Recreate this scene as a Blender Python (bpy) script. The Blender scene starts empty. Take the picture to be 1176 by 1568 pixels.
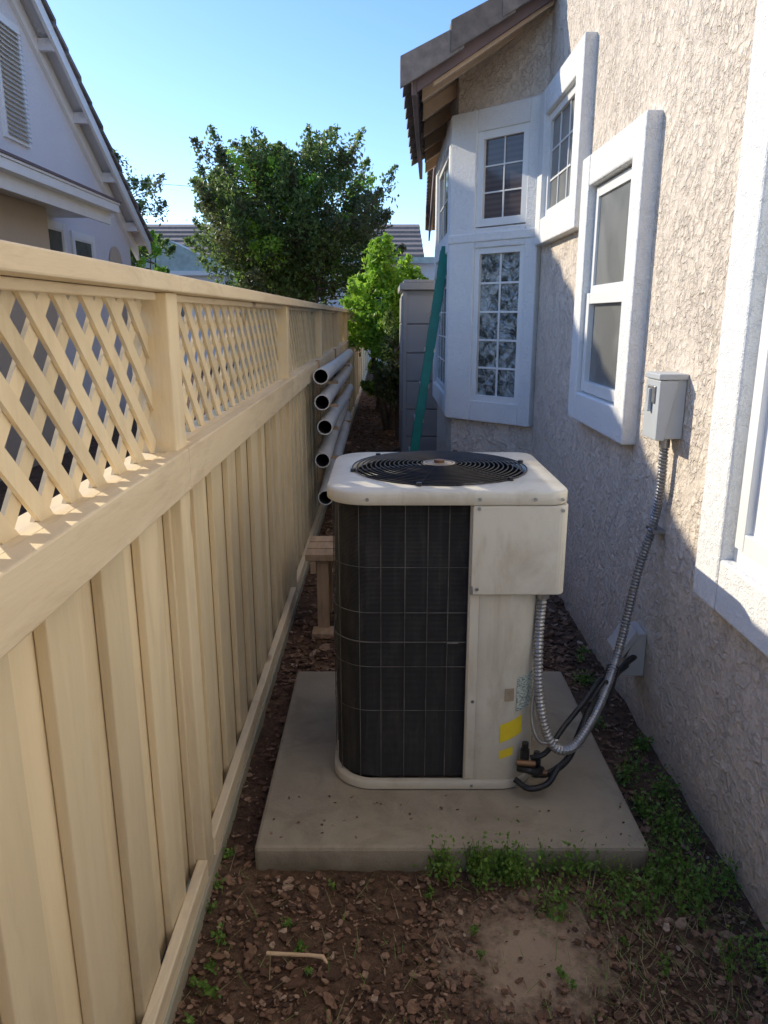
import bpy, math, random
import numpy as np
from mathutils import Vector, Matrix, noise as mnoise
random.seed(7); rng=np.random.default_rng(7)
sc=bpy.context.scene
sc.view_settings.view_transform='Standard'; sc.view_settings.look='None'; sc.view_settings.exposure=0

# ---------------------------------------------------------------- materials
def nmat(name):
    m=bpy.data.materials.new(name); m.use_nodes=True
    nt=m.node_tree; b=nt.nodes['Principled BSDF']; return m,nt,b
def N(nt,t,**k):
    n=nt.nodes.new(t)
    for a,v in k.items(): setattr(n,a,v)
    return n
def mixc(nt,fac,c1,c2,blend='MIX'):
    n=N(nt,'ShaderNodeMix',data_type='RGBA',blend_type=blend)
    for s,v in ((0,fac),(6,c1),(7,c2)):
        if isinstance(v,(int,float)): n.inputs[s].default_value=v
        elif isinstance(v,(tuple,list)): n.inputs[s].default_value=(*v[:3],1)
        else: nt.links.new(v,n.inputs[s])
    return n.outputs[2]
def noise(nt,vec,scale,detail=4,rough=.55,dist=0):
    n=N(nt,'ShaderNodeTexNoise'); n.inputs['Scale'].default_value=scale; n.inputs['Detail'].default_value=detail
    n.inputs['Roughness'].default_value=rough; n.inputs['Distortion'].default_value=dist
    nt.links.new(vec,n.inputs['Vector']); return n.outputs['Fac']
def ramp(nt,f,a,b,v0=0.,v1=1.):
    n=N(nt,'ShaderNodeMapRange'); n.inputs[1].default_value=a; n.inputs[2].default_value=b
    n.inputs[3].default_value=v0; n.inputs[4].default_value=v1
    nt.links.new(f,n.inputs[0]); return n.outputs[0]
def pos(nt,scale=(1,1,1)):
    g=N(nt,'ShaderNodeNewGeometry'); m=N(nt,'ShaderNodeMapping'); m.inputs['Scale'].default_value=scale
    nt.links.new(g.outputs['Position'],m.inputs['Vector']); return m.outputs['Vector']
def island(nt):
    g=N(nt,'ShaderNodeNewGeometry'); return g.outputs['Random Per Island']
def bump(nt,b,h,strength,dist):
    n=N(nt,'ShaderNodeBump'); n.inputs['Strength'].default_value=strength; n.inputs['Distance'].default_value=dist
    nt.links.new(h,n.inputs['Height']); nt.links.new(n.outputs[0],b.inputs['Normal'])
def zgrime(nt,c,z0,z1,amt,col,sc=9):
    g=N(nt,'ShaderNodeNewGeometry'); s=N(nt,'ShaderNodeSeparateXYZ'); nt.links.new(g.outputs['Position'],s.inputs[0])
    nn=noise(nt,pos(nt),sc,6,.7)
    a=N(nt,'ShaderNodeMath',operation='MULTIPLY_ADD'); nt.links.new(nn,a.inputs[0]); a.inputs[1].default_value=(z1-z0)*1.2; nt.links.new(s.outputs[2],a.inputs[2])
    return mixc(nt,ramp(nt,a.outputs[0],z0+(z1-z0)*.5,z1+(z1-z0)*.5,amt,0),c,col)
def simple(name,c1,c2=None,scale=5,rough=.6,bs=60,bstr=.2,bd=.003,metal=0,stretch=(1,1,1),spec=.4,isl=0.0,lo=.35,hi=.65,stain=None,knots=None,grime=None):
    m,nt,b=nmat(name); p=pos(nt,stretch)
    c2=c2 or tuple(x*.75 for x in c1)
    f=ramp(nt,noise(nt,p,scale,6,.6),lo,hi)
    c=mixc(nt,f,c1,c2)
    if stain:
        sf=noise(nt,pos(nt,stain[3]),stain[1],7,.7,.6); c=mixc(nt,ramp(nt,sf,.50,.72,0,stain[2]),c,stain[0])
    if knots:
        v=N(nt,'ShaderNodeTexVoronoi'); v.inputs['Scale'].default_value=1; nt.links.new(pos(nt,knots),v.inputs['Vector'])
        c=mixc(nt,ramp(nt,v.outputs['Distance'],.05,.11,.75,0),c,(.30,.18,.09))
    if grime: c=zgrime(nt,c,*grime)
    if isl>0:
        r=ramp(nt,island(nt),0,1,1-isl,1+isl)
        cc=N(nt,'ShaderNodeCombineColor')
        for i in range(3): nt.links.new(r,cc.inputs[i])
        c=mixc(nt,1.0,c,cc.outputs[0],'MULTIPLY')
    nt.links.new(c,b.inputs['Base Color'])
    b.inputs['Roughness'].default_value=rough; b.inputs['Metallic'].default_value=metal
    b.inputs['Specular IOR Level'].default_value=spec
    if bstr>0: bump(nt,b,noise(nt,p,bs,5,.6),bstr,bd)
    return m
def stucco(name,c1,c2,scale,bd,strength=1.0,pit=.22):
    m,nt,b=nmat(name); p=pos(nt)
    n1=noise(nt,p,scale,5,.58,.7); n2=noise(nt,p,scale*.3,3,.5,.8); n3=noise(nt,p,1.2,3)
    h=ramp(nt,n1,.38,.60); h2=ramp(nt,n2,.4,.6)
    mul=N(nt,'ShaderNodeMath',operation='MULTIPLY_ADD'); nt.links.new(h,mul.inputs[0]); nt.links.new(h2,mul.inputs[1]); 
    mm=N(nt,'ShaderNodeMath',operation='MULTIPLY'); nt.links.new(h,mm.inputs[0]); mm.inputs[1].default_value=.5; nt.links.new(mm.outputs[0],mul.inputs[2])
    bump(nt,b,mul.outputs[0],strength,bd)
    c=mixc(nt,ramp(nt,n3,.3,.7),c1,c2)
    d=mixc(nt,ramp(nt,mul.outputs[0],.0,.5,pit,0),c,tuple(x*.5 for x in c2))
    g=N(nt,'ShaderNodeNewGeometry'); s=N(nt,'ShaderNodeSeparateXYZ'); nt.links.new(g.outputs['Position'],s.inputs[0])
    add=N(nt,'ShaderNodeMath',operation='MULTIPLY_ADD'); nt.links.new(n3,add.inputs[0]); add.inputs[1].default_value=.25; nt.links.new(s.outputs[2],add.inputs[2])
    d=mixc(nt,ramp(nt,add.outputs[0],.12,.36,.45,0),d,(.25,.19,.14))
    nt.links.new(d,b.inputs['Base Color']); b.inputs['Roughness'].default_value=.9; b.inputs['Specular IOR Level'].default_value=.2
    return m
M={}
M['stucco']=stucco('stucco_tan',(.79,.69,.58),(.73,.635,.53),34,.0065,1.0,.28)
M['trim']=stucco('stucco_trim_white',(.86,.86,.84),(.82,.82,.80),110,.0018,.8,.08)
M['nwall']=stucco('neighbor_stucco',(.74,.73,.74),(.70,.69,.71),60,.003,.5,.1)
M['nbeige']=stucco('neighbor_stucco_beige',(.6,.5,.38),(.55,.45,.34),60,.003,.5,.1)
M['vinyl']=simple('white_vinyl',(.85,.85,.83),(.80,.80,.77),4,.35,bstr=0)
M['cream']=simple('cream_painted_metal',(.69,.65,.55),(.60,.56,.46),7,.42,bs=30,bstr=.05,bd=.002,lo=.3,hi=.75,stain=((.34,.28,.19),6,.55,(1,1,.4)),grime=(.1,.45,.5,(.36,.29,.19),8))
M['black']=simple('black_plastic',(.015,.015,.016),(.03,.03,.03),20,.4,bstr=0)
M['wire']=simple('guard_wire_black',(.02,.02,.02),(.035,.03,.03),20,.35,bstr=0)
M['coilwire']=simple('coil_guard_wire',(.17,.16,.145),(.06,.055,.05),9,.5,bstr=0)
M['galv']=simple('galvanized_metal',(.42,.42,.42),(.30,.30,.31),30,.38,metal=.8,bstr=.05)
M['greybox']=simple('grey_enamel',(.50,.53,.54),(.46,.49,.5),9,.4,bstr=.03)
M['fence']=simple('fence_painted_wood',(.81,.675,.45),(.76,.625,.405),3,.75,bs=22,bstr=.3,bd=.003,stretch=(6,6,.6),isl=.10,spec=.2,stain=((.50,.38,.24),2.5,.42,(3.5,3.5,.5)),knots=(1,4.2,1.9),grime=(.03,.35,.5,(.36,.29,.20),12))
M['rail']=simple('fence_rail_wood',(.83,.695,.48),(.77,.63,.425),3,.75,bs=22,bstr=.3,bd=.003,stretch=(6,.6,6),isl=.06,spec=.2,stain=((.46,.34,.21),3,.45,(5,.9,5)),knots=(4,1.9,7))
M['kick']=simple('fence_kickboard',(.36,.36,.27),(.44,.36,.26),5,.85,bs=22,bstr=.6,bd=.004,stretch=(6,.7,6),isl=.06,spec=.1)
M['dark']=simple('gap_shade_dark',(.10,.075,.055),(.07,.05,.04),5,.9,bstr=.3)  # dark colour standing for the shade in the fence gaps
M['oldwood']=simple('old_wood',(.52,.36,.23),(.38,.26,.16),6,.8,bs=30,bstr=.5,stretch=(6,1,1),isl=.15)
M['pvc']=simple('pvc_pipe',(.80,.80,.80),(.66,.67,.68),4,.4,bstr=0)
M['pvcin']=simple('pipe_inside',(.04,.04,.04),(.06,.06,.06),4,.8,bstr=0)
M['concrete']=simple('concrete',(.40,.34,.25),(.31,.26,.19),4.5,.9,bs=140,bstr=.7,bd=.004,spec=.15,lo=.3,hi=.7,stain=((.14,.115,.08),5,.5,(1,1,1)),grime=(-.02,.07,.8,(.12,.10,.06),14))
M['tile']=simple('roof_tile_concrete',(.25,.23,.22),(.15,.14,.135),12,.85,bs=60,bstr=.6,bd=.006,isl=.25)
M['tilebrown']=simple('roof_tile_brown',(.30,.24,.20),(.2,.16,.14),10,.85,bs=60,bstr=.4,bd=.006,isl=.2)
M['fascia']=simple('fascia_brown_violet',(.17,.12,.125),(.13,.1,.105),6,.6,bstr=.1)
M['soffit']=simple('soffit_brown',(.55,.41,.29),(.48,.36,.25),6,.7,bstr=.1)
M['teal']=simple('fiberglass_teal',(.01,.27,.22),(.01,.21,.17),8,.4,bstr=0)
M['alu']=simple('aluminium',(.6,.6,.6),(.5,.5,.5),8,.35,metal=.8,bstr=0)
M['shed']=simple('shed_resin_grey',(.40,.39,.38),(.36,.355,.35),4,.5,bs=40,bstr=.05)
M['hood']=simple('line_cover_beige',(.55,.51,.46),(.48,.45,.41),9,.6,bstr=.05)
M['yellow']=simple('yellow_sticker',(.85,.66,.03),(.8,.6,.05),30,.4,bstr=0)
M['label']=simple('paper_label',(.60,.66,.60),(.15,.22,.19),110,.4,bstr=0,stretch=(1,1,3),lo=.5,hi=.56)
M['tansq']=simple('tan_label',(.42,.34,.24),None,30,.4,bstr=0)
M['copper']=simple('brass_copper',(.3,.16,.08),(.12,.07,.04),30,.45,metal=.7,bstr=0)
M['bark']=simple('bark',(.20,.15,.11),(.12,.09,.07),20,.9,bs=40,bstr=.5)
M['greenfascia']=simple('pale_green_fascia',(.5,.58,.52),None,5,.7,bstr=0)
M['stick']=simple('dry_stick',(.7,.5,.3),(.6,.4,.24),20,.8,bstr=.2)

def glassmat(name,base,rough=.06,c2=None,scale=3):
    m,nt,b=nmat(name); p=pos(nt)
    c=mixc(nt,ramp(nt,noise(nt,p,scale,3,.5,1.0),.4,.6),base,c2 or tuple(x*.7 for x in base))
    nt.links.new(c,b.inputs['Base Color']); b.inputs['Roughness'].default_value=rough
    b.inputs['Specular IOR Level'].default_value=.7
    return m,nt,b
M['glass'],_,_=glassmat('window_glass',(.15,.155,.15))
M['screen'],_,_=glassmat('window_screen',(.22,.22,.205),.3)
m,nt,b=glassmat('wavy_glass_block',(.40,.44,.43),.08,(.05,.065,.06),13); M['wavy']=m  # light and dark noise in the colour stands in for refraction
bump(nt,b,noise(nt,pos(nt),15,1,.5,1.5),1.0,.03)
m,nt,b=nmat('blinds_behind_glass'); w=N(nt,'ShaderNodeTexWave',bands_direction='Z'); w.inputs['Scale'].default_value=9
nt.links.new(pos(nt),w.inputs['Vector'])
nt.links.new(mixc(nt,w.outputs['Fac'],(.085,.07,.075),(.115,.10,.10)),b.inputs['Base Color']); b.inputs['Roughness'].default_value=.08; M['blinds']=m
m,nt,b=nmat('condenser_coil_fins'); p=pos(nt)
w=N(nt,'ShaderNodeTexWave',bands_direction='Z'); w.inputs['Scale'].default_value=75; nt.links.new(p,w.inputs['Vector'])
dust=noise(nt,pos(nt,(1,1,.35)),14,8,.7); strk=noise(nt,pos(nt,(1,1,.06)),38,5,.6)
c=mixc(nt,ramp(nt,dust,.50,.8,0,.7),(.010,.010,.011),(.10,.09,.075))
c=mixc(nt,ramp(nt,strk,.52,.72,0,.4),c,(.10,.09,.08))
c=mixc(nt,ramp(nt,w.outputs['Fac'],.3,.8,.7,0),c,(.003,.003,.003)); nt.links.new(c,b.inputs['Base Color'])
b.inputs['Roughness'].default_value=.6; bump(nt,b,w.outputs['Fac'],.6,.003); M['coil']=m
def leafmat(name,c1,c2,trans=.35):
    m,nt,b=nmat(name); c=mixc(nt,island(nt),c1,c2)
    f=noise(nt,pos(nt),2.2,2); c=mixc(nt,ramp(nt,f,.35,.7,0,.4),c,tuple(x*.6 for x in c1))
    nt.links.new(c,b.inputs['Base Color']); b.inputs['Roughness'].default_value=.45; b.inputs['Specular IOR Level'].default_value=.4
    t=N(nt,'ShaderNodeBsdfTranslucent'); nt.links.new(c,t.inputs['Color'])
    mx=N(nt,'ShaderNodeMixShader'); mx.inputs[0].default_value=trans
    nt.links.new(b.outputs[0],mx.inputs[1]); nt.links.new(t.outputs[0],mx.inputs[2])
    nt.links.new(mx.outputs[0],nt.nodes['Material Output'].inputs['Surface']); return m
M['leaf']=leafmat('leaf_green',(.105,.18,.05),(.27,.37,.10),.5)
M['leafred']=leafmat('leaf_dark',(.09,.13,.045),(.25,.25,.11),.45)
M['lime']=leafmat('leaf_lime',(.25,.5,.05),(.5,.72,.1),.5)
M['weed']=leafmat('weed_green',(.11,.24,.035),(.28,.42,.09))
M['drygrass']=leafmat('dry_grass',(.4,.3,.16),(.24,.26,.1),.2)
m,nt,b=nmat('wood_chips'); r=island(nt)
cr=N(nt,'ShaderNodeValToRGB'); nt.links.new(r,cr.inputs[0]); e=cr.color_ramp.elements
e[0].color=(.08,.048,.034,1); e[1].color=(.55,.42,.31,1); e[1].position=1
for p_,c_ in ((.35,(.18,.105,.068,1)),(.75,(.30,.175,.11,1)),(.95,(.38,.25,.17,1))):
    q=e.new(p_); q.color=c_
c=mixc(nt,ramp(nt,noise(nt,pos(nt),90,4),.4,.65,0,.5),cr.outputs[0],(.09,.055,.038)); nt.links.new(c,b.inputs['Base Color'])
b.inputs['Roughness'].default_value=.9; b.inputs['Specular IOR Level'].default_value=.15; bump(nt,b,noise(nt,pos(nt),150,4),.8,.004); M['chips']=m
m,nt,b=nmat('soil'); p=pos(nt)
n1=noise(nt,p,6,8,.7); n2=noise(nt,p,45,6,.7); n3=noise(nt,p,2.5,4,.6)
c=mixc(nt,ramp(nt,n1,.35,.65),(.12,.072,.048),(.24,.15,.095)); c=mixc(nt,ramp(nt,n2,.4,.7,0,.75),c,(.05,.031,.022))
g=N(nt,'ShaderNodeNewGeometry'); vd=N(nt,'ShaderNodeVectorMath',operation='DISTANCE'); vd.inputs[1].default_value=(.40,1.60,0)
nt.links.new(g.outputs['Position'],vd.inputs[0])
n4=noise(nt,p,9,6,.7)
a=N(nt,'ShaderNodeMath',operation='MULTIPLY_ADD'); nt.links.new(n3,a.inputs[0]); a.inputs[1].default_value=.5; nt.links.new(vd.outputs['Value'],a.inputs[2])
a3=N(nt,'ShaderNodeMath',operation='MULTIPLY_ADD'); nt.links.new(n4,a3.inputs[0]); a3.inputs[1].default_value=.35; nt.links.new(a.outputs[0],a3.inputs[2])
a2=N(nt,'ShaderNodeMath',operation='MULTIPLY_ADD'); nt.links.new(n2,a2.inputs[0]); a2.inputs[1].default_value=.3; nt.links.new(a3.outputs[0],a2.inputs[2])
c=mixc(nt,ramp(nt,a2.outputs[0],.64,.84,.85,0),c,(.56,.41,.28))
nt.links.new(c,b.inputs['Base Color']); b.inputs['Roughness'].default_value=.95; b.inputs['Specular IOR Level'].default_value=.1
bump(nt,b,noise(nt,p,60,8,.75),1.0,.012); M['soil']=m

# ---------------------------------------------------------------- mesh builder
class MB:
    def __init__(s): s.v=[]; s.f=[]; s.m=[]; s.mats=[]; s.sm=[]
    def mi(s,k):
        if k not in s.mats: s.mats.append(k)
        return s.mats.index(k)
    def add(s,vs,fs,k,smooth=False):
        o=len(s.v); s.v+= [tuple(v) for v in vs]; i=s.mi(k)
        for f in fs: s.f.append([o+j for j in f]); s.m.append(i); s.sm.append(smooth)
    BF=[(0,3,2,1),(4,5,6,7),(0,1,5,4),(1,2,6,5),(2,3,7,6),(3,0,4,7)]
    def box(s,x0,x1,y0,y1,z0,z1,k):
        s.add([(x0,y0,z0),(x1,y0,z0),(x1,y1,z0),(x0,y1,z0),(x0,y0,z1),(x1,y0,z1),(x1,y1,z1),(x0,y1,z1)],s.BF,k)
    def hexa(s,vs,k): s.add(vs,s.BF,k)
    def lbox(s,fr,a0,a1,b0,b1,c0,c1,k):
        o,e,n=fr
        P=lambda a,b,c:(o[0]+e[0]*a+n[0]*b,o[1]+e[1]*a+n[1]*b,c)
        s.add([P(a0,b0,c0),P(a1,b0,c0),P(a1,b1,c0),P(a0,b1,c0),P(a0,b0,c1),P(a1,b0,c1),P(a1,b1,c1),P(a0,b1,c1)],s.BF,k)
    def prism(s,poly,z0,z1,k,cap=True):
        n=len(poly); vs=[(x,y,z0) for x,y in poly]+[(x,y,z1) for x,y in poly]
        fs=[(i,(i+1)%n,(i+1)%n+n,i+n) for i in range(n)]
        if cap: fs+= [tuple(range(n-1,-1,-1)),tuple(range(n,2*n))]
        s.add(vs,fs,k)
    def tube(s,pts,r,k,seg=10,cap=True,smooth=True):
        pts=[Vector(p) for p in pts]; n=len(pts); vs=[]; fs=[]
        up=None
        for i,p in enumerate(pts):
            d=(pts[min(i+1,n-1)]-pts[max(i-1,0)]).normalized()
            if up is None:
                up=Vector((0,0,1)) if abs(d.z)<.9 else Vector((0,1,0))
            a=d.cross(up).normalized(); bb=a.cross(d).normalized(); up=bb
            rr=(r[i] if isinstance(r,(list,tuple)) else r)
            for j in range(seg):
                t=2*math.pi*j/seg; vs.append(p+a*math.cos(t)*rr+bb*math.sin(t)*rr)
        for i in range(n-1):
            for j in range(seg):
                fs.append((i*seg+j,i*seg+(j+1)%seg,(i+1)*seg+(j+1)%seg,(i+1)*seg+j))
        s.add(vs,fs,k,smooth)
        if cap:
            s.add(vs[:seg],[tuple(range(seg))],k); s.add(vs[-seg:],[tuple(range(seg-1,-1,-1))],k)
    def obj(s,name,parent=None,bevel=0):
        me=bpy.data.meshes.new(name); me.from_pydata(s.v,[],s.f)
        for k in s.mats: me.materials.append(M[k])
        me.polygons.foreach_set('material_index',s.m); me.polygons.foreach_set('use_smooth',s.sm); me.update()
        o=bpy.data.objects.new(name,me); sc.collection.objects.link(o)
        if parent: o.parent=parent
        if bevel:
            b=o.modifiers.new('bevel','BEVEL'); b.width=bevel; b.segments=2; b.limit_method='ANGLE'; b.angle_limit=math.radians(50)
        return o
def empty(name):
    o=bpy.data.objects.new(name,None); sc.collection.objects.link(o); return o
def smoothpath(ctrl,n=8):
    out=[]; P=[Vector(c) for c in ctrl]; P=[P[0]*2-P[1]]+P+[P[-1]*2-P[-2]]
    for i in range(1,len(P)-2):
        for j in range(n):
            t=j/n; a,b,c,d=P[i-1:i+3]
            out.append(.5*((2*b)+(c-a)*t+(2*a-5*b+4*c-d)*t*t+(3*b-a-3*c+d)*t**3))
    out.append(P[-2]); return out

# ---------------------------------------------------------------- camera, light, sky
cam=bpy.data.cameras.new('camera'); co=bpy.data.objects.new('camera',cam); sc.collection.objects.link(co)
cam.sensor_fit='VERTICAL'; cam.sensor_height=36; cam.sensor_width=27; cam.lens=1150/1568*36
cam.clip_start=.02; cam.clip_end=3000
co.location=(0,0,1.6); co.rotation_euler=(math.radians(90-14.58),0,0); sc.camera=co
S=Vector((-1,.7,.6)).normalized()
sl=bpy.data.lights.new('sun','SUN'); sl.energy=5; sl.angle=math.radians(.5); sl.color=(1,.90,.71)
so=bpy.data.objects.new('sun',sl); sc.collection.objects.link(so); so.rotation_euler=(-S).to_track_quat('-Z','Y').to_euler(); so.location=(-20,14,20)
w=bpy.data.worlds.new('World'); sc.world=w; w.use_nodes=True; nt=w.node_tree
sky=nt.nodes.new('ShaderNodeTexSky'); sky.sky_type='NISHITA'; sky.sun_disc=False
sky.sun_elevation=math.asin(S.z); sky.sun_rotation=math.atan2(S.x,S.y)
sky.air_density=1.0; sky.dust_density=.3; sky.ozone_density=1.6
hs=nt.nodes.new('ShaderNodeHueSaturation'); hs.inputs['Saturation'].default_value=1.12; hs.inputs['Value'].default_value=1.6
mu=nt.nodes.new('ShaderNodeMix'); mu.data_type='RGBA'; mu.blend_type='MULTIPLY'; mu.inputs[0].default_value=1; mu.inputs[7].default_value=(.80,.89,1.12,1)
nt.links.new(sky.outputs[0],hs.inputs['Color']); nt.links.new(hs.outputs[0],mu.inputs[6]); nt.links.new(mu.outputs[2],nt.nodes['Background'].inputs[0]); nt.nodes['Background'].inputs[1].default_value=.15

# ---------------------------------------------------------------- ground
def spaced(segs):
    out=[]
    for a,b,n in segs: out+= list(np.linspace(a,b,n,endpoint=False))
    return out
xs=spaced([(-400,-20,8),(-20,-.7,10),(-.7,1.1,120),(1.1,20,8),(20,400,6)])+[400]
ys=spaced([(-100,-2,6),(-2,1.2,8),(1.2,4,180),(4,14,100),(14,40,20),(40,1500,12)])+[1500]
def gz(x,y):
    if -.7<=x<=1.1 and 1.2<=y<14:
        return mnoise.fractal(Vector((x*5,y*5,0)),.8,2,5)*.014+mnoise.noise(Vector((x*40,y*40,3)))*.004
    return 0
vs=[];fs=[]
for y in ys:
    for x in xs: vs.append((x,y,gz(x,y)))
nx=len(xs)
for j in range(len(ys)-1):
    for i in range(nx-1): fs.append((j*nx+i,j*nx+i+1,(j+1)*nx+i+1,(j+1)*nx+i))
g=MB(); g.add(vs,fs,'soil',True); g.obj('ground')

c=MB()
def chip(x,y,l,ar=None,base=None):
    a=random.uniform(0,6.28); wd=l*(ar or random.uniform(.3,.7)); th=random.uniform(.15,.35)*wd; tx=random.uniform(-.4,.4); ty=random.uniform(-.3,.3)
    R=Matrix.Rotation(a,3,'Z')@Matrix.Rotation(tx,3,'X')@Matrix.Rotation(ty,3,'Y'); v=[]
    z0=(gz(x,y) if base is None else base)+.004+random.random()*.006
    ring=[]
    for k_ in range(6):
        t=k_*math.pi/3+random.uniform(-.3,.3); ring.append((math.cos(t)*l*.5*random.uniform(.7,1.1),math.sin(t)*wd*.58*random.uniform(.7,1.1)))
    for zz in (-1,1):
        for px,py in ring:
            q=R@Vector((px,py,zz*th*.5*random.uniform(.7,1.3))); v.append((q.x+x,q.y+y,q.z+z0))
    c.add(v,[(5,4,3,2,1,0),(6,7,8,9,10,11)]+[(k_,(k_+1)%6,(k_+1)%6+6,k_+6) for k_ in range(6)],'chips')
def onpad(x,y): return -.40<x<.80 and 1.87<y<3.07
n=0
while n<14500:
    y=1.25+ (random.random()**1.7)*5; x=random.uniform(-.5,1.02)
    if onpad(x,y): continue
    d=math.hypot(x-.40,(y-1.60))+.09*mnoise.noise(Vector((x*9,y*9,0)))
    if d<.17 and random.random()<.86: continue
    r=random.random(); l=.007+.024*r**2.0+(.03*random.random() if random.random()<.10 else 0)
    if y>3: l*=1.6
    chip(x,y,l,random.uniform(.1,.2) if random.random()<.15 else None); n+=1
for i in range(2500):
    chip(random.uniform(-.45,.6),random.uniform(5,16),random.uniform(.02,.07))
for x,y,l in ((-.13,1.52,.06),(-.2,1.8,.055),(.02,1.72,.05),(.62,1.75,.06),(-.45,1.85,.05),(.75,1.7,.045),(.1,1.5,.04),(-.35,1.62,.05),(.2,1.62,.045)): chip(x,y,l,.6)
for i in range(35): chip(random.uniform(-.37,.77),random.uniform(1.92,2.15),.012,None,.076)
c.obj('bark_mulch')
s=MB(); s.tube([(-.30,1.575,.024),(-.24,1.57,.026),(-.19,1.565,.028),(-.155,1.56,.028),(-.143,1.545,.024)],[.0055,.005,.005,.006,.003],'stick',7); s.obj('dry_stick')

p=MB(); p.box(-.385,.788,1.90,3.05,-.05,.08,'concrete'); p.obj('concrete_pad',bevel=.012)

# ---------------------------------------------------------------- fence
fence=empty('wooden_fence')
YE=26
f=MB()
posts=[1.86-2.22*2+2.22*i for i in range(14)]
random.seed(3)
y=-1.5
while y<YE:
    wd=.118+random.uniform(-.010,.010); dz=random.uniform(-.01,.01); tw=random.uniform(-.004,.004)
    lean=random.uniform(-.003,.003)
    f.hexa([(-.552,y,.04),(-.530+tw,y,.04),(-.530-tw,y+wd,.04),(-.552,y+wd,.04),(-.552,y+lean,1.2),(-.530+tw,y+lean,1.2),(-.530-tw,y+wd+lean,1.2),(-.552,y+wd+lean,1.2)],'fence')
    gap=random.choice((.008,.012,.018,.024,.018))
    f.box(-.574,-.5535,y+wd+gap,y+.236+.010,.04+dz,1.2,'fence')
    y+=.236
f.obj('boards',fence,bevel=.003)
f=MB(); f.box(-.60,-.578,-1.5,YE,.06,1.2,'dark')  # dark sheet added behind the boards so the gaps look shaded
f.obj('gap_shade_sheet',fence)
f=MB()
for yp in posts:
    f.box(-.60,-.505,yp-.045,yp+.045,-.1,1.655,'fence')
for i in range(len(posts)-1):
    a,b=posts[i],posts[i+1]
    f.box(-.531,-.488,a+.001,b-.001,1.175,1.282,'rail')
    f.box(-.61,-.532,a+.046,b-.046,1.262,1.279,'rail')
    f.box(-.5295,-.50,a+.046,b-.046,.02,.11,'rail')
    f.box(-.61,-.48,a+.0015,b-.0015,1.656,1.694,'rail')
    f.box(-.552,-.529,a+.046,b-.046,1.637,1.655,'rail')
f.obj('posts_and_rails',fence,bevel=.004)
f=MB(); f.box(-.529,-.492,-1.5,YE,-.03,.05,'kick'); f.obj('kickboard',fence,bevel=.003)
f=MB()
def lattice(y0,y1,z0,z1,x,dirn,wd=.036,sp=.124,th=.008):
    off=-(z1-z0)-.1
    while off<(y1-y0)+(z1-z0):
        pts=[off-wd*.707,off+wd*.707]
        def clip(o):
            if dirn>0: ya=lambda z: y0+o+(z-z0)
            else: ya=lambda z: y0+o+(z1-z)
            return ya
        A,B=clip(pts[0]),clip(pts[1])
        def seg(F):
            if dirn>0: za=max(z0,z0+(y0-F(z0))); zb=min(z1,z0+(y1-F(z0)))
            else: za=max(z0,z1-(y1-F(z1))); zb=min(z1,z1-(y0-F(z1)))
            return za,zb
        a0,a1=seg(A); b0,b1=seg(B)
        if a1>a0 and b1>b0:
            f.hexa([(x,A(a0),a0),(x+th,A(a0),a0),(x+th,B(b0),b0),(x,B(b0),b0),(x,A(a1),a1),(x+th,A(a1),a1),(x+th,B(b1),b1),(x,B(b1),b1)],'fence')
        off+=sp
for i in range(len(posts)-1):
    a,b=posts[i]+.045,posts[i+1]-.045
    if a>18: continue
    lattice(a,b,1.279,1.654,-.572,1); lattice(a,b,1.279,1.654,-.563,-1)
f.obj('lattice',fence)

# pipes
pp=MB()
for i,(x0,z0) in enumerate([(-.415,1.22),(-.41,1.05),(-.395,.885),(-.415,.66),(-.40,.40)]):
    z1=[1.17,1.02,.80,.74,.56][i]; L=[9.3,9.0,8.8,8.6,8.2][i]
    pts=smoothpath([(x0,5.0,z0),(x0-.01,6.2,z0*.66+z1*.34-.01),(x0+.0,7.4,z0*.3+z1*.7),(x0-.01,L,z1)],5)
    pp.tube(pts,.052,'pvc',20,cap=False)
    pp.tube([(q.x,q.y+.003,q.z) for q in pts[:4]],.045,'pvcin',20,cap=False)
    q=pts[0]; n=20
    vs=[(q.x+math.cos(2*math.pi*j/n)*r,q.y,q.z+math.sin(2*math.pi*j/n)*r) for r in (.052,.045) for j in range(n)]
    pp.add(vs,[(j,(j+1)%n,(j+1)%n+n,j+n) for j in range(n)],'pvc')
    q=pts[3]; pp.add([(q.x+math.cos(2*math.pi*j/n)*.045,q.y,q.z+math.sin(2*math.pi*j/n)*.045) for j in range(n)],[tuple(range(n))],'pvcin')
for yb in (5.6,7.6):
    pp.box(-.502,-.475,yb,yb+.04,.3,1.29,'oldwood')
    for z in (1.14,.97,.80,.58,.36): pp.box(-.475,-.34,yb+.002,yb+.03,z-.02,z+.0,'oldwood')
pp.obj('drain_pipe_stack')

bn=MB()
bn.box(-.40,-.12,3.62,3.72,.40,.435,'oldwood'); bn.box(-.40,-.12,3.74,3.84,.40,.435,'oldwood'); bn.box(-.40,-.12,3.86,3.96,.40,.435,'oldwood')
for x in (-.345,-.16):
    for y in (3.64,3.90): bn.box(x,x+.06,y,y+.035,.0,.398,'oldwood')
bn.box(-.375,-.346,3.62,3.97,.33,.398,'oldwood'); bn.box(-.16,-.13+.0,3.676,3.899,.33,.398,'oldwood')
bn.box(-.37,-.26,3.56,3.66,.0,.03,'oldwood')
bn.obj('wooden_step_stool',bevel=.003)

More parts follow.
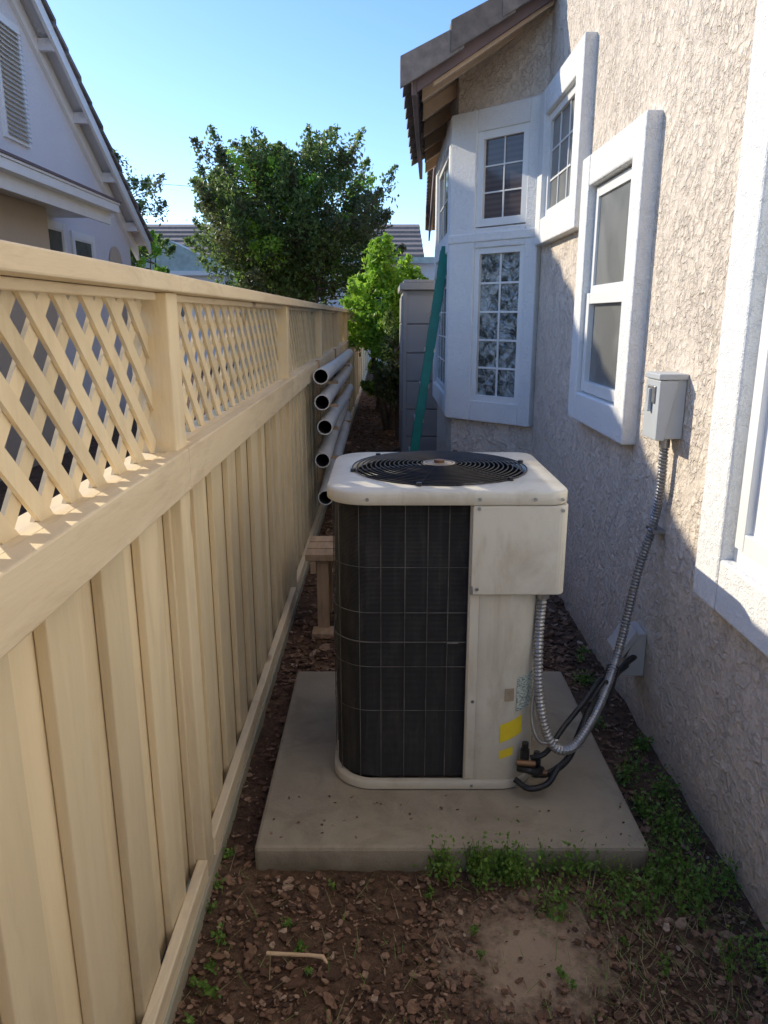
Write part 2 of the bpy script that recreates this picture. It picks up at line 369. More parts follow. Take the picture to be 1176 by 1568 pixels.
# ---------------------------------------------------------------- AC unit
ac=empty('air_conditioner_unit')
def rrect(x0,x1,y0,y1,rs,seg=10,straight=6):
    pts=[]
    cs=[(x0+rs[0],y0+rs[0],180,rs[0]),(x1-rs[1],y0+rs[1],270,rs[1]),(x1-rs[2],y1-rs[2],0,rs[2]),(x0+rs[3],y1-rs[3],90,rs[3])]
    for cx,cy,a0,r in cs:
        for i in range(seg+1):
            a=math.radians(a0+90*i/seg); pts.append((cx+math.cos(a)*r,cy+math.sin(a)*r))
    return pts
cz0,cz1=.115,1.06
out=rrect(-.158,.49,2.21,2.825,(.12,.10,.12,.12))
b=MB(); n=len(out)
for i in range(n):
    p0,p1=out[i],out[(i+1)%n]
    b.add([(p0[0],p0[1],cz0),(p1[0],p1[1],cz0),(p1[0],p1[1],cz1),(p0[0],p0[1],cz1)],[(0,1,2,3)],'coil',True)
b.obj('condenser_coil',ac)
b=MB()
off=rrect(-.166,.498,2.202,2.833,(.128,.10,.128,.128))
ordr=[(.262,2.202)]+[p for p in reversed(off[:11])]+[p for p in reversed(off[33:44])]
for z,r_ in ((.36,.0009),(.515,.0012),(.60,.0022),(.70,.0012),(.85,.0009)): 
    b.tube([(x,y,z) for x,y in ordr],r_,'coilwire',5,cap=False)
for x in (-.01,.065,.135,.20): b.tube([(x,2.2015,cz0),(x,2.2015,cz1)],.0014,'coilwire',5)
for k_ in (4,8):
    x,y=off[k_]; b.tube([(x,y,cz0),(x,y,cz1)],.0012,'coilwire',5)
for y in np.linspace(2.36,2.7,6): b.tube([(-.166,y,cz0),(-.166,y,cz1)],.0015,'coilwire',5)
b.box(.20,.235,2.199,2.2035,.596,.602,'galv')
b.obj('coil_guard',ac)
b=MB()
po=rrect(-.165,.503,2.19,2.832,(.13,.115,.12,.12),seg=14)
pan=[(.262,2.205),(.262,2.19),(.33,2.19)]+po[15:30]+[(.503,2.5),(.503,2.60),(.49,2.60)]
vs=[(x,y,.105) for x,y in pan]+[(x,y,1.06) for x,y in pan]; n=len(pan)
b.add(vs,[(i,i+1,i+1+n,i+n) for i in range(n-1)],'cream',False)
ob=b.obj('service_panel',ac)
for pl in ob.data.polygons: pl.use_smooth=True
ob.data.polygons[0].use_smooth=False
b=MB(); b.box(.268,.295,2.1878,2.1895,.118,.765,'cream'); b.obj('panel_flange',ac,bevel=.0006)
b=MB()
bo=rrect(-.172,.508,2.178,2.84,(.135,.13,.13,.13)); bi=rrect(-.15,.485,2.20,2.82,(.12,.11,.12,.12)); n=len(bo)
b.add([(x,y,.085) for x,y in bo]+[(x,y,.108) for x,y in bo]+[(x,y,.112) for x,y in rrect(-.168,.504,2.182,2.836,(.132,.127,.13,.13))]+[(x,y,.112) for x,y in bi],
 [(i,(i+1)%n,(i+1)%n+n,i+n) for i in range(n)]+[(i+n,(i+1)%n+n,(i+1)%n+2*n,i+2*n) for i in range(n)]+[(i+2*n,(i+1)%n+2*n,(i+1)%n+3*n,i+3*n) for i in range(n)],'cream',True)
b.obj('base_pan',ac)
b=MB()
for x,y in ((-.08,2.28),(.40,2.28),(-.08,2.74),(.40,2.74)): b.box(x-.04,x+.04,y-.03,y+.03,.079,.0865,'black')
b.obj('feet',ac)
C=(.1875,2.512); R=.287
oc=rrect(-.178,.558,2.165,2.848,(.125,.065,.065,.125),seg=12); n=len(oc)
def scl(ps,d): 
    return [(C[0]+(x-C[0])*(1-d/.35),C[1]+(y-C[1])*(1-d/.33)) for x,y in ps]
def circ(ps,r):
    o=[]
    for x,y in ps:
        a=math.atan2((y-C[1]),(x-C[0])); o.append((C[0]+r*math.cos(a),C[1]+r*math.sin(a)))
    return o
dn=[]
for i in range(n):
    p0,p1=oc[i],oc[(i+1)%n]; L=math.hypot(p1[0]-p0[0],p1[1]-p0[1]); m_=max(1,int(L/.02))
    for j in range(m_): dn.append((p0[0]+(p1[0]-p0[0])*j/m_,p0[1]+(p1[1]-p0[1])*j/m_))
oc=dn; n=len(oc)
rings=[(scl(oc,.004),1.056),(oc,1.060),(oc,1.090),(scl(oc,.002),1.095),(scl(oc,.006),1.098),(circ(oc,R+.012),1.104),(circ(oc,R+.004),1.103),(circ(oc,R),1.094),(circ(oc,R-.002),1.05)]
b=MB(); vs=[]; fs=[]
for ps,z in rings: vs+= [(x,y,z) for x,y in ps]
for k_ in range(len(rings)-1):
    for i in range(n): fs.append((k_*n+i,k_*n+(i+1)%n,(k_+1)*n+(i+1)%n,(k_+1)*n+i))
b.add(vs,fs,'cream',True); b.obj('top_cover',ac)
b=MB(); n=48
ci=lambda r,z:[(C[0]+r*math.cos(2*math.pi*j/n),C[1]+r*math.sin(2*math.pi*j/n),z) for j in range(n)]
b.add(ci(R-.004,1.09)+ci(R-.004,.85),[(j,(j+1)%n,(j+1)%n+n,j+n) for j in range(n)],'black',True)
b.add(ci(R-.004,.85),[tuple(range(n))],'black')
for q in range(4):
    a=q*math.pi/2+.3; vs=[]
    for r in (.06,.15,.25):
        for t,z in ((-.35,.985),(0,1.0),(.35,1.03)):
            vs.append((C[0]+r*math.cos(a+t),C[1]+r*math.sin(a+t),z-.02))
    b.add(vs,[(0,1,4,3),(1,2,5,4),(3,4,7,6),(4,5,8,7)],'coilwire',True)
b.tube([(C[0],C[1],.9),(C[0],C[1],1.05)],.06,'black',20)
b.obj('fan',ac)
b=MB()
zr=lambda r:1.108+.012*(1-(r/R)**2)
nr=17
for i in range(nr):
    r=.045+(R-.038)*i/(nr-1); mm=64
    pts=[(C[0]+r*math.cos(2*math.pi*j/mm),C[1]+r*math.sin(2*math.pi*j/mm),zr(r)) for j in range(mm+1)]
    b.tube(pts,.0023,'wire',5,cap=False)
for q in range(6):
    a=q*math.pi/3+.25; b.tube([(C[0]+r*math.cos(a),C[1]+r*math.sin(a),zr(r)-.003) for r in (.03,.1,.2,R+.012)],.0032,'wire',6)
    b.tube([(C[0]+(R+.012)*math.cos(a),C[1]+(R+.012)*math.sin(a),1.102),(C[0]+(R+.012)*math.cos(a),C[1]+(R+.012)*math.sin(a),1.114)],.009,'wire',8)
b.tube([(C[0],C[1],1.109),(C[0],C[1],1.121)],.055,'tansq',24)
b.tube([(C[0],C[1],1.118),(C[0],C[1],1.130)],.018,'copper',12)
b.obj('fan_guard',ac)
b=MB()
bo=rrect(.266,.556,2.170,2.50,(.004,.03,.01,.004),seg=5)
b.prism(bo,.772,1.054,'cream')
b.obj('control_box_cover',ac,bevel=.003)
b=MB()
def screw(x,y,z): b.tube([(x,y,z),(x,y-.005,z)],.0055,'galv',8)
for x,z in ((.285,1.045),(.285,.79),(.535,1.04),(.285,.40)): screw(x,2.172 if z>.77 else 2.19,z)
for x,z in ((-.05,1.075),(.285,1.075),(.45,1.075),(.53,1.075)): screw(x,2.166,z)
screw(.29,2.18,.098); screw(.44,2.178,.098)
b.box(.262,.272,2.166,2.169,.775,.80,'galv')
b.obj('screws',ac)
b=MB()
def lab(s0,s1,z0,z1,k,pitch=0):
    def P(s,z,o=.0025):
        if s<=0: return (.388+s,2.19-o,z)
        a=s/.115; a=min(a,math.pi/2); return (.388+(.115+o)*math.sin(a),2.305-(.115+o)*math.cos(a),z)
    n=8; vs=[]
    for i in range(n+1):
        t=s0+(s1-s0)*i/n; vs+= [P(t,z0+pitch*i/n),P(t,z1+pitch*i/n)]
    b.add(vs,[(2*i,2*i+2,2*i+3,2*i+1) for i in range(n)],k,True)
lab(-.01,.065,.25,.315,'yellow',.03); lab(-.01,.035,.19,.22,'yellow',.015); lab(.000,.03,.40,.445,'tansq')
lab(.04,.115,.36,.48,'label',.01)
b.obj('stickers',ac)
b=MB()
b.tube(smoothpath([(.44,2.17,.17),(.47,2.15,.175),(.50,2.16,.16),(.52,2.19,.15)]),.013,'black',10)
for x,y,z in ((.46,2.175,.20),(.505,2.2,.15)):
    b.tube([(x,y,z-.03),(x,y,z+.035)],.015,'black',8); b.tube([(x,y,z+.035),(x,y,z+.06)],.011,'black',8)
    b.tube([(x-.03,y-.02,z),(x+.03,y-.03,z)],.010,'copper',8)
b.tube(smoothpath([(.43,2.165,.13),(.47,2.13,.12),(.53,2.14,.13),(.57,2.17,.17)]),.010,'black',8)
b.obj('service_valves',ac)

cd=empty('electrical_conduit')
def flex(path,r,name,parent,k='galv',pitch=.0125):
    P=smoothpath(path,120); pts=[P[0]]; acc=0; step=pitch/4
    for a,b_ in zip(P,P[1:]):
        acc+=(b_-a).length
        while acc>=step: pts.append(b_); acc-=step
    prof=(1.0,1.0,.90,.74)
    rs=[r*prof[i%4] for i in range(len(pts))]
    q=[pts[0]]; rr=[rs[0]]
    for a_,b_ in zip(pts[1:],rs[1:]):
        if (a_-q[-1]).length>1e-5: q.append(a_); rr.append(b_)
    b=MB(); b.tube(q,rr,k,12,smooth=False)
    return b.obj(name,parent)
flex([(.995,2.64,1.17),(.998,2.645,1.0),(.995,2.68,.84),(.95,2.66,.68),(.87,2.55,.44),(.78,2.40,.33),(.70,2.28,.275),(.62,2.19,.235),(.555,2.16,.25),(.515,2.165,.33),(.495,2.19,.46),(.495,2.225,.62),(.503,2.235,.78)],.0165,'flexible_conduit',cd)
b=MB(); b.tube([(.995,2.64,1.20),(.995,2.64,1.15)],.019,'galv',12); b.tube([(.503,2.235,.78),(.503,2.235,.74)],.021,'galv',12)
b.box(.985,1.04,2.64,2.72,.83,.842,'galv'); b.obj('fittings',cd)
b=MB()
b.tube(smoothpath([(1.0,2.74,.30),(.93,2.66,.30),(.82,2.50,.30),(.72,2.34,.31),(.66,2.26,.25),(.62,2.24,.16),(.55,2.2,.13),(.49,2.19,.135)]),.012,'black',10)
b.tube(smoothpath([(1.0,2.76,.27),(.90,2.66,.26),(.78,2.46,.34),(.70,2.34,.33),(.60,2.25,.27),(.53,2.18,.22),(.48,2.18,.2)]),.009,'black',10)
b.tube(smoothpath([(.80,2.44,.33),(.76,2.36,.38),(.70,2.31,.33)]),.006,'black',8)
b.tube([(.83,2.49,.37),(.77,2.39,.29)],.024,'black',10)
b.obj('refrigerant_line')
b=MB()
b.tube(smoothpath([(.49,2.20,.50),(.475,2.175,.36),(.50,2.15,.28),(.56,2.16,.275)]),.006,'galv',8)
b.obj('ground_wire',cd)
b=MB()
b.hexa([(.93,2.72,.22),(1.029,2.72,.22),(1.029,2.85,.22),(.93,2.85,.22),(.985,2.72,.40),(1.029,2.72,.40),(1.029,2.85,.40),(.985,2.85,.40)],'hood')
b.hexa([(.915,2.71,.31),(.935,2.71,.295),(.935,2.86,.295),(.915,2.86,.31),(.982,2.71,.415),(.997,2.71,.40),(.997,2.86,.40),(.982,2.86,.415)],'hood')
b.obj('line_set_cover',bevel=.004)
b=MB()
b.box(.965,1.029,2.575,2.70,1.19,1.40,'greybox')
b.hexa([(.935,2.568,1.185),(.966,2.568,1.185),(.966,2.707,1.185),(.935,2.707,1.185),(.935,2.568,1.39),(1.0,2.568,1.39),(1.0,2.707,1.39),(.935,2.707,1.39)],'greybox')
b.box(.93,1.03,2.565,2.71,1.392,1.412,'greybox')
b.box(.929,.936,2.60,2.675,1.31,1.37,'galv'); b.box(.92,.934,2.63,2.645,1.28,1.36,'greybox')
b.obj('electrical_disconnect_box',bevel=.004)

# ---------------------------------------------------------------- house (right)
house=empty('stucco_house')
b=MB()
b.box(1.03,7,-4,5.2,-.2,6.5,'stucco')
b.box(1.35,7,5.2,17,-.2,3.3,'stucco')
b.prism([(1.36,5.195),(1.03,5.2),(.516,5.714),(.516,7.3),(1.03,7.8),(1.36,7.8)][::-1],-.2,3.42,'stucco')
b.obj('walls',house)
FW=((1.03,0),(0,1),(-1,0))
r2=math.sqrt(.5)
FB=((1.03,5.2),(-r2,r2),(-r2,-r2))
FL=((.516,5.714),(0,1),(-1,0))
def trimframe(b,fr,a0,a1,z0,z1,w,t,k='trim',wb=None):
    wb=wb or w
    b.lbox(fr,a0,a0+w,.0-.01,t,z0,z1,k); b.lbox(fr,a1-w,a1,-.01,t,z0,z1,k)
    b.lbox(fr,a0+w-.001,a1-w+.001,-.01,t-.002,z0,z0+wb,k); b.lbox(fr,a0+w-.001,a1-w+.001,-.01,t-.002,z1-w,z1,k)
def sash(b,fr,a0,a1,z0,z1,w=.035,o=.03,glass='glass',cols=1,rows=1,mw=.012,k='vinyl'):
    b.lbox(fr,a0,a0+w,-.005,o,z0,z1,k); b.lbox(fr,a1-w,a1,-.005,o,z0,z1,k)
    b.lbox(fr,a0+w,a1-w,-.005,o-.001,z0,z0+w,k); b.lbox(fr,a0+w,a1-w,-.005,o-.001,z1-w,z1,k)
    b.lbox(fr,a0+w*.5,a1-w*.5,.002,.010,z0+w*.5,z1-w*.5,glass)
    for i in range(1,cols): c_=a0+w+(a1-a0-2*w)*i/cols; b.lbox(fr,c_-mw/2,c_+mw/2,.010,.018,z0+w,z1-w,k)
    for i in range(1,rows): c_=z0+w+(z1-z0-2*w)*i/rows; b.lbox(fr,a0+w,a1-w,.010,.0172,c_-mw/2,c_+mw/2,k)
tr=MB(); wn=MB()
trimframe(tr,FW,3.05,3.98,1.09,2.34,.14,.06)
wn.lbox(FW,3.19,3.84,-.005,.018,1.23,1.26,'vinyl')
sash(wn,FW,3.20,3.83,1.70,2.19,.045,.022,'screen'); sash(wn,FW,3.20,3.83,1.24,1.71,.05,.036,'screen')
trimframe(tr,FW,4.08,5.14,2.04,2.93,.15,.06)
sash(wn,FW,4.23,4.99,2.19,2.78,.045,.03,'screen',3,3)
trimframe(tr,FW,.6,2.23,.76,2.75,.16,.06)
wn.lbox(FW,.76,2.07,-.005,.02,.92,2.59,'vinyl')
sash(wn,FW,1.42,2.03,.97,2.55,.05,.04,'glass'); sash(wn,FW,.80,1.42,.97,2.55,.05,.03,'glass')
L=.727
tr.lbox(FB,0.0,.10,-.01,.05,.86,2.94,'trim'); tr.lbox(FB,.52,L+.02,-.01,.05,.86,2.94,'trim')
tr.lbox(FB,.099,.521,-.01,.048,.86,1.01,'trim'); tr.lbox(FB,.099,.521,-.01,.048,2.06,2.19,'trim'); tr.lbox(FB,.099,.521,-.01,.048,2.80,2.94,'trim')
tr.lbox(FB,-.0,L+.03,.0,.058,2.10,2.16,'trim')
sash(wn,FB,.10,.52,2.20,2.80,.05,.036,'blinds',2,3,.010); sash(wn,FB,.10,.52,1.01,2.06,.04,.036,'wavy',2,5,.014)
tr.lbox(FL,.02,.14,-.01,.05,.86,2.94,'trim'); tr.lbox(FL,1.42,1.58,-.01,.05,.86,2.94,'trim')
for z0,z1 in ((.86,1.01),(2.06,2.19),(2.80,2.94)): tr.lbox(FL,.139,1.421,-.01,.048,z0,z1,'trim')
sash(wn,FL,.14,1.42,1.01,2.06,.04,.03,'wavy',4,5); sash(wn,FL,.14,1.42,2.19,2.80,.04,.03,'glass',3,2)
tr.obj('window_trim',house,bevel=.008); wn.obj('windows',house,bevel=.002)
# roof over bay
rf=MB()
E0=Vector((.20,5.12,3.03)); E1=Vector((.38,8.0,3.03)); sl_=.62
EZ=E0.z
def roofpt(e,d,dz=0): return (e.x+d,e.y,e.z+sl_*d+dz)
def slab(e0,e1,d0,d1,za,zb,k):
    rf.hexa([roofpt(e0,d0,za),roofpt(e0,d1,za),roofpt(e1,d1,za),roofpt(e1,d0,za),roofpt(e0,d0,zb),roofpt(e0,d1,zb),roofpt(e1,d1,zb),roofpt(e1,d0,zb)],k)
slab(E0,E1,.03,1.3,.0,.03,'soffit')
xr=1.02-E0.x
def rakeboard(y0,y1,za,zb,x0,k):
    d=x0-E0.x
    rf.hexa([(x0,y0,EZ+sl_*d+za),(1.02,y0,EZ+sl_*xr+za),(1.02,y1,EZ+sl_*xr+za),(x0,y1,EZ+sl_*d+za),(x0,y0,EZ+sl_*d+zb),(1.02,y0,EZ+sl_*xr+zb),(1.02,y1,EZ+sl_*xr+zb),(x0,y1,EZ+sl_*d+zb)],k)
rakeboard(5.09,5.119,-.10,.045,E0.x,'fascia')
rakeboard(5.12,5.15,-.125,.03,E0.x+.10,'soffit')
rf.hexa([(E0.x-.03,5.09,EZ-.12),(E0.x,5.09,EZ-.12),(E1.x,E1.y,EZ-.12),(E1.x-.03,E1.y,EZ-.12),(E0.x-.03,5.09,EZ+.03),(E0.x,5.09,EZ+.03),(E1.x,E1.y,EZ+.03),(E1.x-.03,E1.y,EZ+.03)],'fascia')
for t in np.linspace(.08,.95,6):
    e=E0.lerp(E1,t); e2=e+Vector((0,.05,0))
    rf.hexa([roofpt(e,.03,-.1),roofpt(e,1.0,-.1),roofpt(e2,1.0,-.1),roofpt(e2,.03,-.1),roofpt(e,.03,.001),roofpt(e,1.0,.001),roofpt(e2,1.0,.001),roofpt(e2,.03,.001)],'soffit')
random.seed(5)
d=-.09; row=0
while d<1.1:
    yy=5.06
    while yy<8.0:
        wd=.30; t=(yy-5.1)/3.0; ex=E0.x+(E1.x-E0.x)*t; j=random.uniform(-.006,.006)
        P=lambda dd,y_,z_:(ex+dd,y_,EZ+sl_*dd+z_+j)
        if ex+d+.36<1.03 or yy>5.2:
            rf.hexa([P(d,yy+.001*row,.06),P(d+.38,yy+.001*row,.032),P(d+.38,yy+wd-.01,.032),P(d,yy+wd-.01,.06),P(d,yy+.001*row,.11),P(d+.38,yy+.001*row,.06),P(d+.38,yy+wd-.01,.06),P(d,yy+wd-.01,.11)],'tile')
        if yy==5.06:
            dd1=min(d+.37,1.025-ex); fy=5.03-(row%3)*.005
            if dd1>d+.05:
                rf.hexa([P(d-.01,fy,-.035),P(dd1,fy+.003,-.055),P(dd1,5.055,-.055),P(d-.01,5.055,-.035),P(d-.01,fy,.14),P(dd1,fy+.003,.085),P(dd1,5.17,.09),P(d-.01,5.17,.145)],'tile')
        yy+=wd
    d+=.30; row+=1
A=Vector((.56,8.6,3.3)); B=Vector((.95,16.5,3.3))
slab(A,B,.0,3,.0,.04,'soffit'); slab(A,B,-.05,3,.041,.11,'tilebrown')
rf.hexa([(A.x-.03,A.y,3.12),(A.x,A.y,3.12),(B.x,B.y,3.12),(B.x-.03,B.y,3.12),(A.x-.03,A.y,3.34),(A.x,A.y,3.34),(B.x,B.y,3.34),(B.x-.03,B.y,3.34)],'fascia')
yy=8.5
while yy<16.4:
    t=(yy-8.5)/8; ex=A.x+(B.x-A.x)*t; rf.box(ex-.09,ex+.3,yy,yy+.24,3.33,3.40,'tilebrown'); yy+=.3
rf.obj('roof',house,bevel=.004)

# ---------------------------------------------------------------- shed + ladder
b=MB()
b.box(.20,.72,7.95,9.3,0,1.86,'shed')
for i,z in enumerate(np.arange(.08,1.75,.29)):
    b.box(.215,.70,7.925,7.951,z,z+.28,'shed')
    for yy in (7.98,8.64): b.box(.186,.2005,yy,yy+.62,z,z+.28,'shed')
b.box(.195,.235,7.91,7.952,.03,1.85,'shed'); 
b.box(.165,.76,7.87,9.35,1.862,1.93,'shed'); b.box(.20,.72,7.9,9.3,1.93,1.96,'shed')
b.box(.44,.455,7.90,7.926,.9,1.1,'black')
b.obj('storage_shed',bevel=.008)
b=MB()
def rail_(y,dx=0,w_=.055): 
    b.hexa([(.14+dx,y,0),(.14+dx+w_,y,0),(.14+dx+w_,y+.025,0),(.14+dx,y+.025,0),(.445+dx,y,2.12),(.445+dx+w_,y,2.12),(.445+dx+w_,y+.025,2.12),(.445+dx,y+.025,2.12)],'teal')
rail_(6.05,-.005,.065); rail_(6.42,.012); rail_(6.12,.02,.05)
for i in range(7):
    z=.22+.28*i; x=.165+.305*z/2.12; b.box(x-.025,x+.045,6.076,6.42,z-.014,z+.014,'alu')
b.obj('ladder')

# ---------------------------------------------------------------- neighbour house
nh=empty('neighbor_house')
GX=-4.15; RX=-3.92
peak=(9.3,5.36); fs_=.645; ns_=.47
def zfar(y): return peak[1]-fs_*(y-peak[0])
def znear(y): return peak[1]-ns_*(peak[0]-y)
y1=13.25; y0=3.2
b=MB()
poly=[(y0+.6,-.2),(y1-.3,-.2),(y1-.3,zfar(y1-.3)-.1),(peak[0],peak[1]-.1),(y0+.6,znear(y0+.6)-.1)]
vs=[(GX,y,z) for y,z in poly]+[(GX-8,y,z) for y,z in poly]
b.add(vs,[(0,1,2,3,4),(9,8,7,6,5)]+[((i+1)%5,i,i+5,(i+1)%5+5) for i in range(5)],'nwall')
b.box(-8,-3.85,4.2,9.15,-.2,2.9,'nbeige')
b.obj('walls',nh)
b=MB()
def rslab(ya,za,yb,zb,x0,x1,t0,t1,k):
    b.hexa([(x0,ya,za+t0),(x1,ya,za+t0),(x1,yb,zb+t0),(x0,yb,zb+t0),(x0,ya,za+t1),(x1,ya,za+t1),(x1,yb,zb+t1),(x0,yb,zb+t1)],k)
for ya,yb,zf in ((peak[0],y1,zfar),(y0,peak[0],znear)):
    rslab(ya,zf(ya),yb,zf(yb),-12,RX-.01,-.07,-.03,'nwall')
    rslab(ya,zf(ya),yb,zf(yb),RX-.009,RX+.03,-.20,-.035,'vinyl')
    rslab(ya,zf(ya),yb,zf(yb),GX,GX+.05,-.30,-.101,'vinyl')
    n=int(abs(yb-ya)/.32)
    for i in range(n):
        a=ya+(yb-ya)*i/n; c_=ya+(yb-ya)*(i+1.12)/n
        lift0,lift1=(.0,.05) if zf is zfar else (.05,.0)
        xx=RX+.06+(i%2)*.006
        b.hexa([(-12,a,zf(a)+lift0-.03),(xx,a,zf(a)+lift0-.03),(xx,c_,zf(c_)+lift1-.03),(-12,c_,zf(c_)+lift1-.03),(-12,a,zf(a)+lift0+.02),(xx,a,zf(a)+lift0+.02),(xx,c_,zf(c_)+lift1+.02),(-12,c_,zf(c_)+lift1+.02)],'tile')
for yy in (10.0,10.9,11.8,12.7): b.box(GX,RX-.012,yy,yy+.07,zfar(yy)-.25,zfar(yy)-.12,'nwall')
b.hexa([(GX,4,3.22),(-3.45,4,2.96),(-3.45,10.1,2.96),(GX,10.1,3.22),(GX,4,3.30),(-3.45,4,3.03),(-3.45,10.1,3.03),(GX,10.1,3.30)],'tilebrown')
b.box(GX+.01,-3.46,4,10.05,2.80,2.83,'vinyl')
b.box(-3.47,-3.44,4,10.08,2.72,2.958,'vinyl')
b.box(-3.438,-3.33,4,10.1,2.86,2.95,'vinyl'); b.box(-3.438,-3.315,4,10.1,2.952,2.975,'vinyl')
b.box(-3.44,-3.30,4,10.12,2.976,3.0,'fascia')
b.obj('roof',nh)
b=MB()
b.box(GX,GX+.04,8.95,9.55,3.5,4.75,'vinyl')
z=3.56
while z<4.7: b.hexa([(GX+.041,9.0,z),(GX+.075,9.0,z-.025),(GX+.075,9.5,z-.025),(GX+.041,9.5,z),(GX+.041,9.0,z+.012),(GX+.075,9.0,z-.013),(GX+.075,9.5,z-.013),(GX+.041,9.5,z+.012)],'shed'); z+=.05
FN=((GX,0),(0,1),(1,0))
for a0,a1,z0,z1 in ((9.65,10.25,2.28,2.68),(10.6,11.25,2.26,2.62)):
    trimframe(b,FN,a0-.08,a1+.08,z0-.08,z1+.08,.09,.03,'vinyl'); sash(b,FN,a0,a1,z0,z1,.03,.02,'glass')
pts=[(11.9,1.5)]+[(12.2+.3*math.cos(a),2.35+.3*math.sin(a)) for a in np.linspace(math.pi,0,10)]+[(12.5,1.5)]
b.add([(GX+.012,y,z) for y,z in pts],[tuple(range(len(pts)))],'nbeige')
b.obj('windows_and_vent',nh)

# far house
fh=empty('distant_house')
b=MB(); b.box(-11,6,26,34,-.2,3.5,'nwall'); b.box(-8.4,-5.2,25,26,-.2,3.1,'nwall'); b.obj('walls',fh)
b=MB()
for i in range(7):
    z=3.45+.2*i; yv=25.6+.55*i
    b.hexa([(-11.4,yv,z),(1.3,yv,z),(1.3,yv+.62,z+.2),(-11.4,yv+.62,z+.2),(-11.4,yv,z+.1),(1.3,yv,z+.1),(1.3,yv+.62,z+.25),(-11.4,yv+.62,z+.25)],'tilebrown')
b.box(-11.4,6,25.55,25.62,3.28,3.46,'greenfascia')
b.add([(-8.8,24.9,3.0),(-4.8,24.9,3.0),(-6.8,24.9,3.95),(-8.8,28,3.0),(-4.8,28,3.0),(-6.8,28,3.95)],[(0,1,2),(1,4,5,2),(0,2,5,3)],'greenfascia')
b.box(-9,-4.6,24.8,24.88,2.86,3.0,'vinyl')
b.obj('roof',fh)
b=MB(); b.box(-7.6,-6.2,24.96,24.99,1.6,2.6,'glass'); b.box(-7.7,-6.1,24.97,25,1.5,2.7,'vinyl'); b.obj('window',fh)
b=MB()
b.tube([(-10,20,5.15),(-7,20.5,4.95),(-4,21,4.8),(-2,21.3,4.9)],.006,'greybox',5); b.obj('utility_wire')

# ---------------------------------------------------------------- vegetation
def leafmesh(C_,S_,k,name=None,mb=None,aspect=.5,upbias=0.):
    n=len(C_); d=rng.normal(size=(n,3)); d[:,2]+=upbias; d/=np.linalg.norm(d,axis=1)[:,None]
    e=rng.normal(size=(n,3)); e-= (e*d).sum(1)[:,None]*d; e/=np.linalg.norm(e,axis=1)[:,None]
    S_=S_[:,None]; nrm=np.cross(d,e)
    v=np.stack([C_-d*S_*.5, C_+e*S_*aspect*.5+nrm*S_*.06, C_+d*S_*.5, C_-e*S_*aspect*.5+nrm*S_*.06],1).reshape(-1,3)
    fs=np.arange(n*4).reshape(-1,4)
    mb.add(v.tolist(),fs.tolist(),k)
def tree(name,base,cen,rad,nshoots,nleaf,leafsize,keys,trunks=5,upl=.5,seed=1,low=-.75,spr=.75):
    global rng
    rng=np.random.default_rng(seed); random.seed(seed)
    root=empty(name); t=MB(); lf=MB(); base=Vector(base); cen=Vector(cen)
    mains=[]
    for i in range(trunks):
        a=i*2*math.pi/trunks+random.uniform(-.3,.3); tip=cen+Vector((math.cos(a)*rad[0]*.45,math.sin(a)*rad[1]*.45,rad[2]*random.uniform(-.1,.5)))
        mid=base.lerp(tip,.45)+Vector((random.uniform(-.1,.1),random.uniform(-.1,.1),.1))
        P=smoothpath([base+Vector((math.cos(a)*.06,math.sin(a)*.06,0)),mid,tip],6); n=len(P)
        t.tube(P,[.06*(1-j/n)+.010 for j in range(n)],'bark',7); mains.append(P)
    for s_ in range(nshoots):
        while True:
            q=rng.normal(size=3); q/=np.linalg.norm(q)
            if q[2]>low: break
        rr=rng.uniform(.35,1.0)**.6
        lump=1+.12*math.sin(q[0]*5+seed)+.10*math.sin(q[2]*7+q[1]*4+seed)
        o=Vector((q[0]*rad[0]*rr*lump,q[1]*rad[1]*rr*lump,q[2]*rad[2]*rr*lump))+cen
        P=random.choice(mains); src=min((P[j] for j in range(len(P)//2,len(P))),key=lambda w:(w-o).length)
        d=((o-src).normalized()+Vector((0,0,upl))+Vector(rng.normal(size=3)*.15)).normalized()
        Ls=rng.uniform(.35,.95)*rad[2]*.42
        t.tube(smoothpath([src,src.lerp(o,.5)+Vector((0,0,.05)),o,o+d*Ls],3),[.014,.013,.012,.011,.010,.009,.008,.006,.005,.003][:10],'bark',4,cap=False)
        u=rng.uniform(-.3,1,size=nleaf); spread=.13*rad[2]*spr*(1.1-.9*np.clip(u,0,1))
        Cc=np.array(o)[None]+np.array(d)[None]*Ls*u[:,None]+rng.normal(size=(nleaf,3))*spread[:,None]
        leafmesh(Cc,rng.uniform(.6,1.3,nleaf)*leafsize,keys[s_%len(keys)],mb=lf,upbias=.3)
    t.obj('trunk_and_branches',root); lf.obj('foliage',root); return root
tree('crape_myrtle_tree',(-1.6,15,0),(-1.80,15,3.10),(1.66,1.5,1.52),280,200,.088,['leaf','leaf','leafred','leaf','leaf','leaf','leafred','lime'],6,.8,4,-.97,.58)  # lime shoots in the crown imitate sunlit foliage by leaf colour
tree('background_tree',(-7.3,21,0),(-7.3,21,4.3),(1.2,1.3,1.3),60,160,.11,['leaf','leafred'],4,.5,9)
tree('background_tree',(-6.7,22,0),(-6.7,22,3.1),(.8,.8,.7),36,140,.11,['lime','leaf'],4,.5,12)
tree('lime_green_shrub',(.12,11.0,0),(.04,11.0,1.66),(.54,.5,.74),80,200,.085,['lime'],4,.5,21)
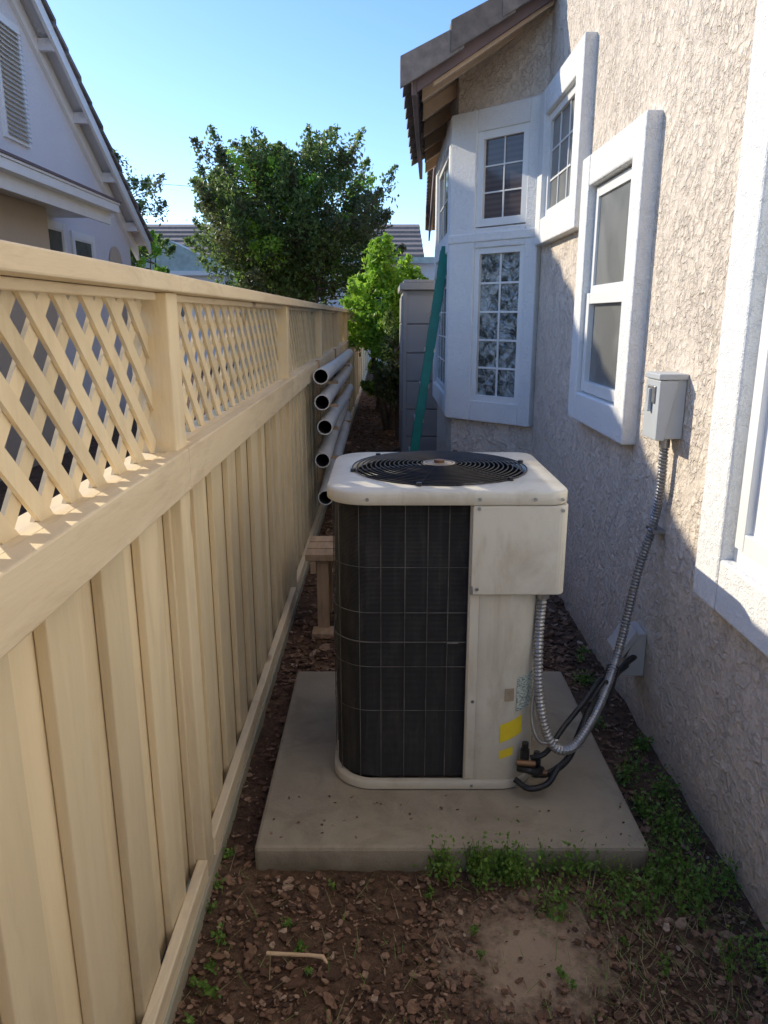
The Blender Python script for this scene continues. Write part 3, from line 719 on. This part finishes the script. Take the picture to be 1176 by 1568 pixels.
tree('dark_green_shrub',(.25,10.0,0),(.22,10.0,.95),(.28,.35,.6),40,160,.07,['leaf','leafred'],3,.5,31)
tree('low_green_bush',(-.05,13.2,0),(-.05,13.2,.42),(.36,.4,.36),30,160,.06,['lime','leaf'],3,.4,41)
# weeds
rng=np.random.default_rng(77); random.seed(77)
wd=MB()
spots=[]
for i in range(24): spots.append((random.uniform(.14,.42),random.uniform(1.82,1.90),random.uniform(.02,.045),.10))
for i in range(26): spots.append((random.uniform(.45,.92),random.uniform(1.70,1.90),random.uniform(.015,.05),.09))
for i in range(24): spots.append((random.uniform(.84,1.0),random.uniform(1.5,2.4),random.uniform(.015,.05),.08))
for i in range(20): spots.append((random.uniform(-.48,.9),random.uniform(1.35,1.85),random.uniform(.006,.016),.02))
for i in range(8): spots.append((random.uniform(-.48,-.39),random.uniform(1.35,2.0),random.uniform(.010,.02),.02))
for i in range(8): spots.append((random.uniform(.84,1.0),random.uniform(2.5,3.6),random.uniform(.02,.04),.04))
for x,y,r,h in spots:
    n=int(75*(r/.04)**1.3)+6; 
    Cc=np.stack([x+rng.normal(size=n)*r*.55,y+rng.normal(size=n)*r*.55,.012+np.abs(rng.normal(size=n))*h*.5],1)
    leafmesh(Cc,rng.uniform(.007,.018,n),'weed',mb=wd,aspect=.7)
    for j in range(5):
        a=random.uniform(0,6.28); q=(x+math.cos(a)*r*.7,y+math.sin(a)*r*.7,h*random.uniform(.5,1.2))
        wd.tube([(x,y,0),((x+q[0])/2,(y+q[1])/2,q[2]*.7),q],.0009,'weed',3,cap=False)
for i in range(1500):
    if i<1000: x=random.uniform(.5,1.02); y=random.uniform(1.35,2.1)
    else: x=random.uniform(-.48,1.0); y=random.uniform(1.3,1.9)
    if onpad(x,y): continue
    a=random.uniform(0,6.28); l=random.uniform(.02,.09); h=random.uniform(.1,.7)*l
    wd.add([(x-.0012,y,.010),(x+.0012,y,.010),(x+math.cos(a)*l,y+math.sin(a)*l,.01+h)],[(0,1,2)],'drygrass' if random.random()<.7 else 'weed')
wd.obj('weeds_and_grass')
